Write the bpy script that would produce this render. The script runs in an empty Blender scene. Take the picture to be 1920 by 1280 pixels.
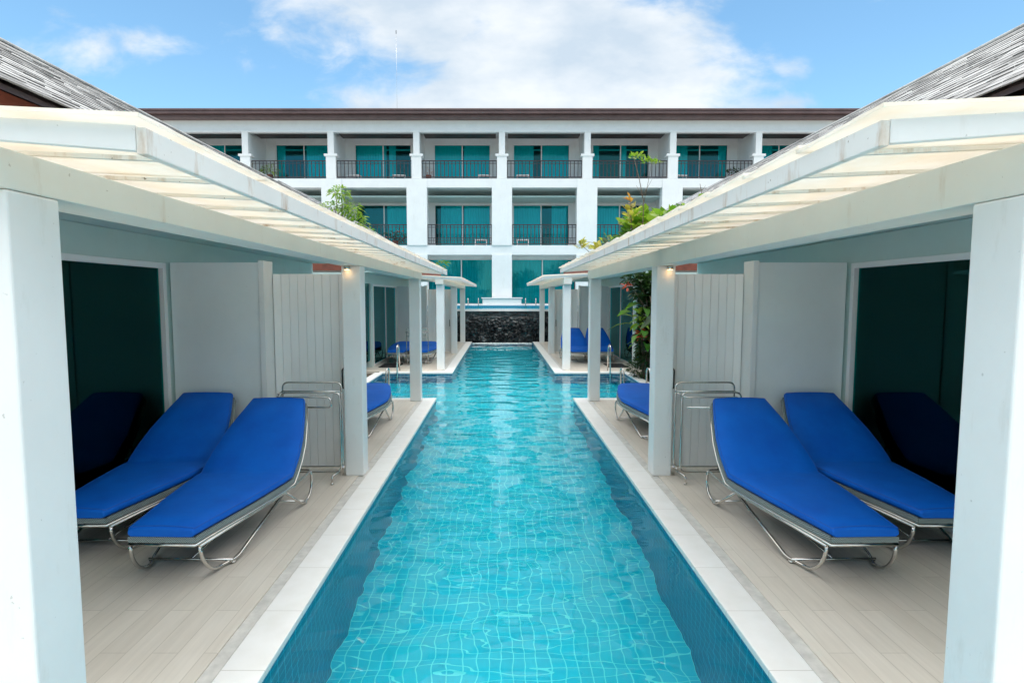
import bpy, bmesh, math, random
from mathutils import Vector, Matrix, noise
R = math.radians
rnd = random.Random(7)
scene = bpy.context.scene
C = scene.collection

# ------------------------------------------------------------------ camera
F = 1073.0
cam_d = bpy.data.cameras.new("camera")
cam = bpy.data.objects.new("camera", cam_d); C.objects.link(cam)
cam_d.sensor_width = 36.0
cam_d.lens = 36.0 * F / 1920.0
cam_d.shift_x = 22.0 / 1920.0
cam_d.clip_start = 0.05; cam_d.clip_end = 3000
cam.location = (-0.092, 0, 2.05)
cam.rotation_euler = (R(90 - 4.476), 0, 0)
scene.camera = cam

# ------------------------------------------------------------------ light
SUN_EL, SUN_AZ = 74.0, 174.0      # compass style azimuth: 180 = behind the camera
scene.view_settings.view_transform = 'Standard'
scene.view_settings.look = 'None'
scene.view_settings.exposure = 1.68
scene.view_settings.gamma = 1.0
cy = scene.cycles
cy.use_denoising = True
cy.max_bounces = 14; cy.diffuse_bounces = 8; cy.glossy_bounces = 5
cy.transmission_bounces = 10; cy.transparent_max_bounces = 16
cy.sample_clamp_indirect = 6.0
cy.caustics_refractive = True; cy.caustics_reflective = False

def nn(nt, t, **kw):
    n = nt.nodes.new(t)
    for k, v in kw.items():
        if k.startswith('i_'):
            n.inputs[k[2:].replace('_', ' ')].default_value = v
        else: setattr(n, k, v)
    return n
def math_node(nt, op, a, b=None, clamp=False):
    n = nt.nodes.new('ShaderNodeMath'); n.operation = op; n.use_clamp = clamp
    for i, v in enumerate((a, b)):
        if v is None: continue
        if isinstance(v, (int, float)): n.inputs[i].default_value = v
        else: nt.links.new(v, n.inputs[i])
    return n.outputs[0]
def ramp(nt, fac, stops):
    n = nt.nodes.new('ShaderNodeValToRGB')
    e = n.color_ramp.elements
    while len(e) < len(stops): e.new(0.5)
    for i, (p, c) in enumerate(stops):
        e[i].position = p; e[i].color = (*c, 1) if len(c) == 3 else c
    nt.links.new(fac, n.inputs[0])
    return n.outputs[0]
def mixc(nt, fac, a, b, mode='MIX'):
    n = nt.nodes.new('ShaderNodeMix'); n.data_type = 'RGBA'; n.blend_type = mode
    for i, v in ((0, fac), (6, a), (7, b)):
        if isinstance(v, (int, float)): n.inputs[i].default_value = v
        elif isinstance(v, tuple): n.inputs[i].default_value = (*v, 1)
        else: nt.links.new(v, n.inputs[i])
    return n.outputs[2]

world = bpy.data.worlds.new("World"); scene.world = world
world.use_nodes = True
nt = world.node_tree; nt.nodes.clear()
out = nt.nodes.new('ShaderNodeOutputWorld')
bg = nt.nodes.new('ShaderNodeBackground')
sky = nt.nodes.new('ShaderNodeTexSky'); sky.sky_type = 'NISHITA'; sky.sun_disc = False
sky.sun_elevation = R(SUN_EL); sky.sun_rotation = R(SUN_AZ)
sky.air_density = 1.0; sky.dust_density = 0.6; sky.ozone_density = 2.0; sky.altitude = 0
tc = nt.nodes.new('ShaderNodeTexCoord')
sep = nt.nodes.new('ShaderNodeSeparateXYZ'); nt.links.new(tc.outputs['Generated'], sep.inputs[0])
ay = math_node(nt, 'MAXIMUM', math_node(nt, 'ABSOLUTE', sep.outputs[1]), 0.02)
uu = math_node(nt, 'DIVIDE', sep.outputs[0], ay)
ww = math_node(nt, 'DIVIDE', sep.outputs[2], ay)
comb = nt.nodes.new('ShaderNodeCombineXYZ'); nt.links.new(uu, comb.inputs[0]); nt.links.new(ww, comb.inputs[1])
# cumulus masses: centre (u, w), half sizes, weight
blobs = [(-0.03, 0.50, 0.40, 0.16, 1.0), (0.10, 0.40, 0.30, 0.15, 1.15), (0.22, 0.33, 0.22, 0.10, 1.15), (-0.10, 0.33, 0.24, 0.055, 0.85),
         (-0.12, 0.44, 0.20, 0.09, .8), (-0.72, 0.415, 0.15, 0.07, .62), (-0.59, 0.43, 0.12, 0.05, .58), (-0.42, 0.385, 0.13, 0.035, .42),
         (0.50, 0.385, 0.07, 0.03, .45), (0.42, 0.32, 0.14, 0.03, .75), (-0.38, 0.45, .07, .045, .52), (0.6, 0.50, .12, .02, .35),
         (0.0, 1.2, 0.9, 0.4, .8)]
acc = None
for (u0, w0, su, sw, wt) in blobs:
    a = math_node(nt, 'DIVIDE', math_node(nt, 'SUBTRACT', uu, u0), su)
    b = math_node(nt, 'DIVIDE', math_node(nt, 'SUBTRACT', ww, w0), sw)
    r2 = math_node(nt, 'ADD', math_node(nt, 'MULTIPLY', a, a), math_node(nt, 'MULTIPLY', b, b))
    g = math_node(nt, 'MULTIPLY', math_node(nt, 'EXPONENT', math_node(nt, 'MULTIPLY', r2, -0.9)), wt)
    acc = g if acc is None else math_node(nt, 'MAXIMUM', acc, g)
n1 = nn(nt, 'ShaderNodeTexNoise', i_Scale=7.0, i_Detail=9.0, i_Roughness=0.58, i_Distortion=0.25)
mp = nt.nodes.new('ShaderNodeMapping'); mp.inputs['Scale'].default_value = (1, 1.7, 1)
nt.links.new(comb.outputs[0], mp.inputs[0]); nt.links.new(mp.outputs[0], n1.inputs['Vector'])
dens = math_node(nt, 'ADD', acc, math_node(nt, 'MULTIPLY', math_node(nt, 'SUBTRACT', n1.outputs[0], 0.5), 1.25))
# unseen cloud added overhead and behind the viewer as neutral fill light
hi = nn(nt, 'ShaderNodeMapRange', interpolation_type='SMOOTHSTEP'); nt.links.new(ww, hi.inputs[0]); hi.inputs[1].default_value = .56; hi.inputs[2].default_value = 1.0; hi.inputs[4].default_value = .62
bk = nn(nt, 'ShaderNodeMapRange', interpolation_type='SMOOTHSTEP'); nt.links.new(sep.outputs[1], bk.inputs[0]); bk.inputs[1].default_value = .1; bk.inputs[2].default_value = -.3; bk.inputs[4].default_value = .30
hb = math_node(nt, 'MAXIMUM', hi.outputs[0], bk.outputs[0])
dens = math_node(nt, 'ADD', dens, hb)
mr = nn(nt, 'ShaderNodeMapRange', interpolation_type='SMOOTHSTEP'); nt.links.new(dens, mr.inputs[0])
mr.inputs[1].default_value = 0.35; mr.inputs[2].default_value = 0.80
n2 = nn(nt, 'ShaderNodeTexNoise', i_Scale=4.0, i_Detail=6.0, i_Roughness=0.55)
mp2 = nt.nodes.new('ShaderNodeMapping'); mp2.inputs['Scale'].default_value = (1, 1.9, 1); mp2.inputs['Location'].default_value = (3.3, .07, 0)
nt.links.new(comb.outputs[0], mp2.inputs[0]); nt.links.new(mp2.outputs[0], n2.inputs['Vector'])
ccol = ramp(nt, n2.outputs[0], [(0.38, (2.7, 3.15, 3.6)), (0.62, (4.0, 4.15, 4.25))])
ccol = mixc(nt, math_node(nt, 'MULTIPLY', hi.outputs[0], 1.6, True), ccol, (11.5, 11.1, 10.5))  # added overhead cloud made far brighter than the visible cloud, to fill shade
skyt = mixc(nt, 1.0, sky.outputs[0], (0.78, 1.00, 0.97), 'MULTIPLY')
fin = mixc(nt, math_node(nt, 'MULTIPLY', mr.outputs[0], 0.93), skyt, ccol)
nt.links.new(fin, bg.inputs[0]); bg.inputs[1].default_value = 0.078
nt.links.new(bg.outputs[0], out.inputs[0])

sd = bpy.data.lights.new("sun", 'SUN'); sd.energy = 0.6; sd.angle = R(26); sd.color = (1.0, 0.96, 0.90)
sun = bpy.data.objects.new("sun", sd); C.objects.link(sun)
sv = Vector((math.sin(R(SUN_AZ)) * math.cos(R(SUN_EL)), math.cos(R(SUN_AZ)) * math.cos(R(SUN_EL)), math.sin(R(SUN_EL))))
sun.rotation_euler = sv.to_track_quat('Z', 'Y').to_euler()
sun.location = (0, -5, 30)

# ------------------------------------------------------------------ materials
M = {}
def mat(name):
    m = bpy.data.materials.new(name); m.use_nodes = True
    t = m.node_tree; p = t.nodes['Principled BSDF']; M[name] = m
    return m, t, p
def objco(t): return t.nodes.new('ShaderNodeNewGeometry').outputs['Position']
def noise_at(t, co, scale, detail=5, rough=.55, stretch=None):
    n = nn(t, 'ShaderNodeTexNoise', i_Scale=scale, i_Detail=float(detail), i_Roughness=rough)
    if stretch:
        mpn = t.nodes.new('ShaderNodeMapping'); mpn.inputs['Scale'].default_value = stretch
        t.links.new(co, mpn.inputs[0]); co = mpn.outputs[0]
    t.links.new(co, n.inputs['Vector'])
    return n.outputs[0]
def bump(t, p, h, strength, dist=0.01):
    b = nn(t, 'ShaderNodeBump', i_Strength=strength, i_Distance=dist)
    t.links.new(h, b.inputs['Height']); t.links.new(b.outputs[0], p.inputs['Normal'])
def simple(name, col, rough=.5, metal=0.0, var=0.0, scale=8, bmp=0.0, spec=.5):
    m, t, p = mat(name)
    p.inputs['Roughness'].default_value = rough; p.inputs['Metallic'].default_value = metal
    p.inputs['Specular IOR Level'].default_value = spec
    p.inputs['Base Color'].default_value = (*col, 1)
    co = objco(t)
    if var:
        n = noise_at(t, co, scale)
        c = ramp(t, n, [(0.3, tuple(x * (1 - var) for x in col)), (0.7, tuple(min(1, x * (1 + var)) for x in col))])
        t.links.new(c, p.inputs['Base Color'])
    if bmp: bump(t, p, noise_at(t, co, scale * 6), bmp)
    return m
def painted(name, col, stain=(.45, .30, .18), amount=.5, rough=.55, lo=.62):
    m, t, p = mat(name); co = objco(t)
    a = noise_at(t, co, 2.2, 6, .6)
    base = ramp(t, a, [(0.3, tuple(x * .94 for x in col)), (0.7, col)])
    st = noise_at(t, co, 9, 7, .65, (1, 1, .25))
    f = ramp(t, st, [(lo, (0, 0, 0)), (lo + .18, (amount,) * 3)])
    c = mixc(t, f, base, stain)
    sp = noise_at(t, co, 46, 2, .5)
    f2 = ramp(t, sp, [(0.735, (0, 0, 0)), (0.77, (amount,) * 3)])
    c = mixc(t, f2, c, tuple(x * .35 for x in stain))
    t.links.new(c, p.inputs['Base Color']); p.inputs['Roughness'].default_value = rough
    bump(t, p, noise_at(t, co, 60, 3), .12, .004)
    return m
painted('white_plaster', (.83, .84, .835), (.55, .52, .46), .35, lo=.59)
painted('facade_plaster', (.81, .82, .825), (.55, .53, .48), .30, lo=.58)
painted('cream_paint', (.83, .81, .745), (.50, .34, .2), .38)
painted('fascia_paint', (.84, .84, .81), (.46, .30, .17), .8, lo=.55)
painted('soffit_paint', (.55, .68, .65), (.4, .34, .28), .2)
painted('panel_paint', (.82, .86, .86), (.45, .45, .42), .12)
painted('gate_paint', (.88, .88, .875), (.5, .47, .42), .12)
simple('redbrown_wood', (.22, .06, .035), .6, var=.3, scale=5, bmp=.3)
simple('dark_brown', (.045, .027, .025), .5, var=.25)
simple('roof_brown', (.115, .068, .066), .5, var=.2, scale=2)
simple('rail_brown', (.035, .02, .022), .45)
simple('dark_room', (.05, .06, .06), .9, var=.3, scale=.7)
simple('steel', (.62, .60, .57), .16, 1.0)
simple('black_rubber', (.02, .02, .02), .7)
simple('mat_black', (.012, .012, .014), .95, var=.5, scale=60, bmp=.6)
simple('white_plastic', (.82, .82, .82), .35)
simple('grout_strip', (.62, .60, .56), .6, var=.15, scale=12)
simple('bark', (.16, .12, .085), .9, var=.4, scale=20, bmp=.6)
simple('garden_soil', (.07, .055, .04), .95, var=.4, scale=3, bmp=.8)
simple('ground_paving', (.34, .33, .30), .85, var=.2, scale=2)

def leafmat(name, c1, c2):
    m, t, p = mat(name)
    g = t.nodes.new('ShaderNodeNewGeometry')
    c = ramp(t, g.outputs['Random Per Island'], [(0.1, c1), (0.9, c2)])
    t.links.new(c, p.inputs['Base Color']); p.inputs['Roughness'].default_value = .38
    tr = t.nodes.new('ShaderNodeBsdfTranslucent')
    c3 = mixc(t, 1.0, c, (1.6, 1.9, .8), 'MULTIPLY'); t.links.new(c3, tr.inputs[0])
    mx = t.nodes.new('ShaderNodeMixShader'); mx.inputs[0].default_value = .38
    t.links.new(p.outputs[0], mx.inputs[1]); t.links.new(tr.outputs[0], mx.inputs[2])
    t.links.new(mx.outputs[0], t.nodes['Material Output'].inputs[0])
leafmat('leaf_bright', (.10, .22, .025), (.26, .34, .05))
leafmat('leaf_mid', (.035, .11, .02), (.10, .21, .04))
leafmat('leaf_dark', (.012, .035, .012), (.04, .085, .025))
leafmat('leaf_yellow', (.30, .24, .05), (.42, .38, .12))
leafmat('leaf_orange', (.42, .14, .05), (.50, .25, .08))
leafmat('petal_red', (.45, .03, .03), (.60, .12, .08))
leafmat('petal_white', (.75, .72, .68), (.82, .80, .76))

# cushion fabric
m, t, p = mat('blue_fabric'); co = objco(t)
p.inputs['Roughness'].default_value = .62
c = ramp(t, noise_at(t, co, 2.2, 6, .65), [(0.3, (.0, .105, .55)), (0.7, (.0, .15, .68))])
t.links.new(c, p.inputs['Base Color'])
p.inputs['Sheen Weight'].default_value = .0; p.inputs['Specular IOR Level'].default_value = .25; p.inputs['Sheen Roughness'].default_value = .4
h1 = noise_at(t, co, 350, 2); h2 = noise_at(t, co, 9, 3)
hh = math_node(t, 'ADD', math_node(t, 'MULTIPLY', h1, .15), h2)
bump(t, p, hh, .22, .012)
simple('blue_piping', (.0, .10, .50), .6)
# woven band
m, t, p = mat('woven_band'); co = objco(t)
w = nn(t, 'ShaderNodeTexWave', i_Scale=40.0, i_Distortion=3.0); w.bands_direction = 'DIAGONAL'
t.links.new(co, w.inputs[0])
t.links.new(ramp(t, w.outputs['Fac'], [(0.3, (.10, .13, .13)), (0.7, (.34, .40, .39))]), p.inputs['Base Color'])
bump(t, p, w.outputs['Fac'], .6, .004); p.inputs['Roughness'].default_value = .5

# slate shingles
m, t, p = mat('shingle'); g = t.nodes.new('ShaderNodeNewGeometry'); co = g.outputs['Position']
a = math_node(t, 'ADD', math_node(t, 'MULTIPLY', g.outputs['Random Per Island'], .28), math_node(t, 'MULTIPLY', noise_at(t, co, 3.0, 7, .7), .9))
t.links.new(ramp(t, a, [(0.38, (.17, .17, .165)), (0.52, (.33, .325, .32)), (0.68, (.50, .50, .49))]), p.inputs['Base Color'])
p.inputs['Roughness'].default_value = .75; bump(t, p, noise_at(t, co, 40, 4), .5, .01)
M['shingle_light'] = M['shingle'].copy()
M['shingle_light'].node_tree.nodes['Color Ramp'].color_ramp.elements[0].color = (.30, .31, .33, 1)
M['shingle_light'].node_tree.nodes['Color Ramp'].color_ramp.elements[1].color = (.45, .46, .48, 1)
M['shingle_light'].node_tree.nodes['Color Ramp'].color_ramp.elements[2].color = (.58, .6, .62, 1)

# translucent canopy sheet
m, t, p = mat('canopy_sheet'); co = objco(t)
a = noise_at(t, co, 3.5, 6, .65)
c = ramp(t, a, [(0.3, (.87, .82, .73)), (0.55, (.91, .885, .83)), (0.75, (.92, .91, .88))])
st = noise_at(t, co, 14, 6, .7)
c = mixc(t, ramp(t, st, [(0.66, (0, 0, 0)), (0.8, (.6, .6, .6))]), c, (.42, .24, .11))
t.links.new(c, p.inputs['Base Color']); p.inputs['Roughness'].default_value = .5
tr = t.nodes.new('ShaderNodeBsdfTranslucent'); t.links.new(c, tr.inputs[0])
mx = t.nodes.new('ShaderNodeMixShader'); mx.inputs[0].default_value = .58
t.links.new(p.outputs[0], mx.inputs[1]); t.links.new(tr.outputs[0], mx.inputs[2]); t.links.new(mx.outputs[0], t.nodes['Material Output'].inputs[0])

# tinted glass: tinted see-through plus mirror by fresnel
def glass(name, tint, refl=1.0, rc=(.75, .95, .97)):
    m, t, p = mat(name); t.nodes.remove(p)
    tp = t.nodes.new('ShaderNodeBsdfTransparent'); tp.inputs[0].default_value = (*tint, 1)
    gl = t.nodes.new('ShaderNodeBsdfGlossy'); gl.inputs['Roughness'].default_value = .02
    gl.inputs['Color'].default_value = (rc[0] * refl, rc[1] * refl, rc[2] * refl, 1)
    fr = nn(t, 'ShaderNodeFresnel', i_IOR=1.55)
    mx = t.nodes.new('ShaderNodeMixShader'); t.links.new(fr.outputs[0], mx.inputs[0])
    t.links.new(tp.outputs[0], mx.inputs[1]); t.links.new(gl.outputs[0], mx.inputs[2])
    t.links.new(mx.outputs[0], t.nodes['Material Output'].inputs[0])
glass('teal_glass', (.03, .93, .97), 1.0, (.38, .88, .90))
glass('dark_glass', (.0, .66, .62), .62, (.22, .95, .92))
simple('curtain_cloth', (.62, .72, .70), .9)

# pool tiles
def tiles(name, axes, tile, base, grout, gw, size=.1):
    m, t, p = mat(name); co = objco(t)
    s = t.nodes.new('ShaderNodeSeparateXYZ'); t.links.new(co, s.inputs[0])
    fs = []; cells = []
    for a in axes:
        q = math_node(t, 'DIVIDE', s.outputs[a], size)
        cells.append(math_node(t, 'FLOOR', q))
        fr = math_node(t, 'FRACT', q)
        e = math_node(t, 'ABSOLUTE', math_node(t, 'SUBTRACT', fr, .5))
        fs.append(math_node(t, 'GREATER_THAN', e, .5 - gw / 2))
    line = math_node(t, 'MAXIMUM', fs[0], fs[1])
    cb = t.nodes.new('ShaderNodeCombineXYZ'); t.links.new(cells[0], cb.inputs[0]); t.links.new(cells[1], cb.inputs[1])
    wn = t.nodes.new('ShaderNodeTexWhiteNoise'); wn.noise_dimensions = '2D'; t.links.new(cb.outputs[0], wn.inputs['Vector'])
    col = mixc(t, wn.outputs['Value'], tile, base)
    col = mixc(t, line, col, grout)
    t.links.new(col, p.inputs['Base Color']); p.inputs['Roughness'].default_value = .3
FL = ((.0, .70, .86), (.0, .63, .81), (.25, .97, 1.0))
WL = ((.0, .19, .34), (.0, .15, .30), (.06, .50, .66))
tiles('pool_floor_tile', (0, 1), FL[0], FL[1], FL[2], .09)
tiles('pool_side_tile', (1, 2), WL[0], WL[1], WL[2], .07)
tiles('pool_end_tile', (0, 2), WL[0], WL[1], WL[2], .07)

# water
m, t, p = mat('pool_water')
p.inputs['Base Color'].default_value = (.38, .96, 1.0, 1)
p.inputs['Roughness'].default_value = 0.0; p.inputs['IOR'].default_value = 1.33
p.inputs['Transmission Weight'].default_value = 1.0; p.inputs['Specular IOR Level'].default_value = .16; p.inputs['Specular Tint'].default_value = (.6, .93, 1, 1)
co = objco(t)
wa = noise_at(t, co, 1.0, 1, .4, (1.3, 2.2, 1)); wb = noise_at(t, co, 1.0, 1, .4, (3.0, 6.5, 1))
wd = nn(t, 'ShaderNodeTexVoronoi', i_Scale=1.0); wd.feature = 'SMOOTH_F1'
mpn = t.nodes.new('ShaderNodeMapping'); mpn.inputs['Scale'].default_value = (2.3, 3.4, 1)
dn = nn(t, 'ShaderNodeTexNoise', i_Scale=1.1); t.links.new(co, dn.inputs['Vector'])
va = t.nodes.new('ShaderNodeVectorMath'); va.operation = 'ADD'; t.links.new(co, va.inputs[0]); t.links.new(dn.outputs['Color'], va.inputs[1])
t.links.new(va.outputs[0], mpn.inputs[0]); t.links.new(mpn.outputs[0], wd.inputs['Vector'])
hh = math_node(t, 'ADD', math_node(t, 'ADD', math_node(t, 'MULTIPLY', wa, 1.0), math_node(t, 'MULTIPLY', wb, .14)), math_node(t, 'MULTIPLY', wd.outputs['Distance'], .05))
bump(t, p, hh, 1.0, .052)

# deck planks (wood-look porcelain)
m, t, p = mat('deck_tile'); co = objco(t)
mpn = t.nodes.new('ShaderNodeMapping'); mpn.inputs['Rotation'].default_value = (0, 0, R(90)); t.links.new(co, mpn.inputs[0])
br = nn(t, 'ShaderNodeTexBrick', i_Scale=1.0, i_Mortar_Size=.003, i_Mortar_Smooth=.1, i_Bias=-.1, i_Brick_Width=.9, i_Row_Height=.15)
br.inputs['Color1'].default_value = (.70, .645, .57, 1); br.inputs['Color2'].default_value = (.76, .705, .63, 1); br.inputs['Mortar'].default_value = (.58, .53, .46, 1)
t.links.new(mpn.outputs[0], br.inputs['Vector'])
gr = noise_at(t, co, 1.0, 7, .65, (26, 1.6, 1))
gr2 = noise_at(t, co, .9, 4, .5)
c = mixc(t, .45, br.outputs['Color'], ramp(t, gr, [(0.3, (.82, .80, .77)), (0.7, (1.1, 1.09, 1.07))]), 'MULTIPLY')
c = mixc(t, .35, c, ramp(t, gr2, [(0.35, (.80, .765, .725)), (0.65, (1.1, 1.1, 1.1))]), 'MULTIPLY')
t.links.new(c, p.inputs['Base Color']); p.inputs['Roughness'].default_value = .42
bump(t, p, br.outputs['Fac'], -.3, .002)
# coping stone with joints
m, t, p = mat('coping_stone'); co = objco(t)
s = t.nodes.new('ShaderNodeSeparateXYZ'); t.links.new(co, s.inputs[0])
fr = math_node(t, 'FRACT', math_node(t, 'DIVIDE', s.outputs[1], .6))
ln = math_node(t, 'LESS_THAN', fr, .008)
c = ramp(t, noise_at(t, co, 5, 6), [(0.3, (.80, .79, .76)), (0.7, (.86, .855, .84))])
c = mixc(t, ln, c, (.55, .53, .49)); t.links.new(c, p.inputs['Base Color']); p.inputs['Roughness'].default_value = .55
# wet stone
m, t, p = mat('wet_stone'); co = objco(t)
c = ramp(t, noise_at(t, co, 3, 8, .7), [(0.35, (.006, .009, .012)), (0.57, (.035, .043, .047)), (0.70, (.20, .21, .215))])
t.links.new(c, p.inputs['Base Color']); p.inputs['Roughness'].default_value = .16
bump(t, p, noise_at(t, co, 14, 5, .6), .8, .03)
simple('foam_white', (.8, .88, .9), .6)
m, t, p = mat('lamp_glow'); p.inputs['Emission Color'].default_value = (1, .62, .25, 1); p.inputs['Emission Strength'].default_value = 1.2

# ------------------------------------------------------------------ mesh helpers
def tag(o, label=None, cat=None, group=None, kind=None):
    if label: o['label'] = label
    if cat: o['category'] = cat
    if group: o['group'] = group
    if kind: o['kind'] = kind
    return o
def empty(name, loc, label, cat, group=None, rz=0.0):
    o = bpy.data.objects.new(name, None); C.objects.link(o)
    o.location = loc; o.rotation_euler = (0, 0, rz); o.empty_display_size = .2
    return tag(o, label, cat, group)
def origin_of(o):
    v = Vector((0, 0, 0))
    while o is not None:
        v += o.location; o = o.parent
    return v
class MB:
    def __init__(s): s.v = []; s.f = []; s.sm = []
    def poly(s, pts, faces, smooth=False):
        b = len(s.v); s.v += [Vector(p) for p in pts]
        for f in faces: s.f.append([b + i for i in f]); s.sm.append(smooth)
        return s
    def box(s, x0, x1, y0, y1, z0, z1):
        x0, x1 = min(x0, x1), max(x0, x1); y0, y1 = min(y0, y1), max(y0, y1); z0, z1 = min(z0, z1), max(z0, z1)
        return s.poly([(x, y, z) for z in (z0, z1) for x, y in ((x0, y0), (x1, y0), (x1, y1), (x0, y1))],
               [(3, 2, 1, 0), (4, 5, 6, 7), (0, 1, 5, 4), (1, 2, 6, 5), (2, 3, 7, 6), (3, 0, 4, 7)])
    def prism_y(s, prof, y0, y1):          # profile in x,z extruded along y
        n = len(prof)
        return s.poly([(x, y0, z) for x, z in prof] + [(x, y1, z) for x, z in prof],
               [tuple(range(n - 1, -1, -1)), tuple(range(n, 2 * n))] + [(i, (i + 1) % n, n + (i + 1) % n, n + i) for i in range(n)])
    def slab(s, outline, z0, z1):
        n = len(outline)
        return s.poly([(x, y, z0) for x, y in outline] + [(x, y, z1) for x, y in outline],
               [tuple(range(n - 1, -1, -1)), tuple(range(n, 2 * n))] + [(i, (i + 1) % n, n + (i + 1) % n, n + i) for i in range(n)])
    def sheet(s, pts): return s.poly(pts, [tuple(range(len(pts)))])
    def tube(s, pts, r, n=8, closed=False, r2=None):
        pts = [Vector(p) for p in pts]; N = len(pts); rings = []
        up = None
        for i, q in enumerate(pts):
            if closed: d = (pts[(i + 1) % N] - pts[i - 1])
            else: d = pts[min(i + 1, N - 1)] - pts[max(i - 1, 0)]
            d.normalize()
            if up is None:
                up = Vector((0, 0, 1)) if abs(d.z) < .9 else Vector((0, 1, 0))
            a = d.cross(up)
            if a.length < 1e-5: a = d.cross(Vector((1, .3, 0)))
            a.normalize(); b = a.cross(d).normalized(); up = b
            rr = r if r2 is None else r + (r2 - r) * i / max(1, N - 1)
            rings.append([q + (a * math.cos(2 * math.pi * k / n) + b * math.sin(2 * math.pi * k / n)) * rr for k in range(n)])
        base = len(s.v)
        for rg in rings: s.v += rg
        for i in range(N if closed else N - 1):
            j = (i + 1) % N
            for k in range(n):
                s.f.append([base + i * n + k, base + i * n + (k + 1) % n, base + j * n + (k + 1) % n, base + j * n + k]); s.sm.append(True)
        if not closed:
            s.f.append([base + k for k in range(n)][::-1]); s.sm.append(False)
            s.f.append([base + (N - 1) * n + k for k in range(n)]); s.sm.append(False)
        return s
    def build(s, name, material, parent=None, bevel=0.0, fix=True, segs=2):
        me = bpy.data.meshes.new(name)
        off = origin_of(parent) if parent is not None else Vector((0, 0, 0))
        me.from_pydata([tuple(v - off) for v in s.v], [], s.f)
        for poly, sm in zip(me.polygons, s.sm): poly.use_smooth = sm
        if fix:
            bm = bmesh.new(); bm.from_mesh(me); bmesh.ops.recalc_face_normals(bm, faces=bm.faces)
            bm.to_mesh(me); bm.free()
        me.materials.append(M[material] if isinstance(material, str) else material)
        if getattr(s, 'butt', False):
            me.materials.append(M['shingle_butt_shade'])
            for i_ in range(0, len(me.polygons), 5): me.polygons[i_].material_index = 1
        o = bpy.data.objects.new(name, me); C.objects.link(o)
        if parent is not None: o.parent = parent
        if bevel:
            b = o.modifiers.new('bevel', 'BEVEL'); b.width = bevel; b.segments = segs; b.limit_method = 'ANGLE'; b.angle_limit = R(40)
        return o
def rounded(pts, r, n=5, closed=False):
    """polyline with its corners rounded"""
    P = [Vector(p) for p in pts]; N = len(P); o = []
    for i in range(N):
        if not closed and i in (0, N - 1): o.append(P[i]); continue
        a, b, c = P[i - 1], P[i], P[(i + 1) % N]
        d1 = (a - b); d2 = (c - b); rr = min(r, d1.length * .49, d2.length * .49)
        p1 = b + d1.normalized() * rr; p2 = b + d2.normalized() * rr
        for k in range(n + 1):
            t_ = k / n; o.append((1 - t_) ** 2 * p1 + 2 * t_ * (1 - t_) * b + t_ * t_ * p2)
    return o
def copy_tree(o, parent=None):
    c = o.copy(); C.objects.link(c); c.parent = parent
    for ch in list(o.children): copy_tree(ch, c)
    return c
def leaf(mb, base, d, L, W, droop=.3, fold=.25, seg=3):
    """one curved leaf blade"""
    d = Vector(d).normalized(); side = d.cross(Vector((0, 0, 1)))
    if side.length < .05: side = Vector((1, 0, 0))
    side.normalize()
    roll = rnd.uniform(-.6, .6); side = (Matrix.Rotation(roll, 3, d) @ side); nrm = side.cross(d).normalized()
    b = len(mb.v); base = Vector(base)
    prof = [(0, .08), (.3, .85), (.62, 1.0), (1.0, .05)] if seg == 3 else [(0, .1), (.5, 1.0), (1, .05)]
    for tt, w in prof:
        c = base + d * (L * tt) - Vector((0, 0, 1)) * (droop * L * tt * tt)
        mb.v += [c - side * (W * w / 2) + nrm * (fold * W * w * .5), c, c + side * (W * w / 2) + nrm * (fold * W * w * .5)]
    for i in range(len(prof) - 1):
        q = b + 3 * i
        mb.f.append([q, q + 1, q + 4, q + 3]); mb.sm.append(True)
        mb.f.append([q + 1, q + 2, q + 5, q + 4]); mb.sm.append(True)
def rdir(up=0.3, spread=1.0):
    a = rnd.uniform(0, 2 * math.pi); return Vector((math.cos(a) * spread, math.sin(a) * spread, up + rnd.uniform(-.4, .5)))

SIDE = {-1: 'left', 1: 'right'}

# ------------------------------------------------------------------ setting
PX = 1.40            # half width of the main channel at the water
GX = 3.30            # how far the side channels reach
G0, G1 = 11.50, 15.45    # side channels along y
Y0, Y1 = -4.0, 26.0
WZ, BZ = -.07, -1.46
outline = [(-PX, Y0), (PX, Y0), (PX, G0), (GX, G0), (GX, G1), (PX, G1), (PX, Y1), (-PX, Y1), (-PX, G1), (-GX, G1), (-GX, G0), (-PX, G0)]
g = MB()
# ground: one sheet to the horizon with the pool cut out, built as strips round it
Z = -.22
for x0, x1, y0, y1 in ((-900, 900, -900, Y0 - .3), (-900, -GX - .3, Y0 - .3, 26.2), (GX + .3, 900, Y0 - .3, 26.2), (-900, 900, 26.2, 2000)):
    g.sheet([(x0, y0, Z), (x1, y0, Z), (x1, y1, Z), (x0, y1, Z)])
tag(g.build('ground', 'ground_paving', fix=False), kind='structure')
b = MB()
b.sheet([(x, y, BZ) for x, y in outline])
tag(b.build('pool_floor', 'pool_floor_tile', fix=False), kind='structure')
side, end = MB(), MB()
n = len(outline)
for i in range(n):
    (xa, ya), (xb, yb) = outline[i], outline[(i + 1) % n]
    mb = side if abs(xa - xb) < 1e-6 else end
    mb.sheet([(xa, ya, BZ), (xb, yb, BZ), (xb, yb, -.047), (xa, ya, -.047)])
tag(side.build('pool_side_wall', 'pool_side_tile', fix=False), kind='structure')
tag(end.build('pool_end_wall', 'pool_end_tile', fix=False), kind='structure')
wtr = MB(); e = .003
wtr.sheet([(x + (e if x > 0 else -e), y, WZ) for x, y in outline])
tag(wtr.build('pool_water', 'pool_water', fix=False), kind='structure')

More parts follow.
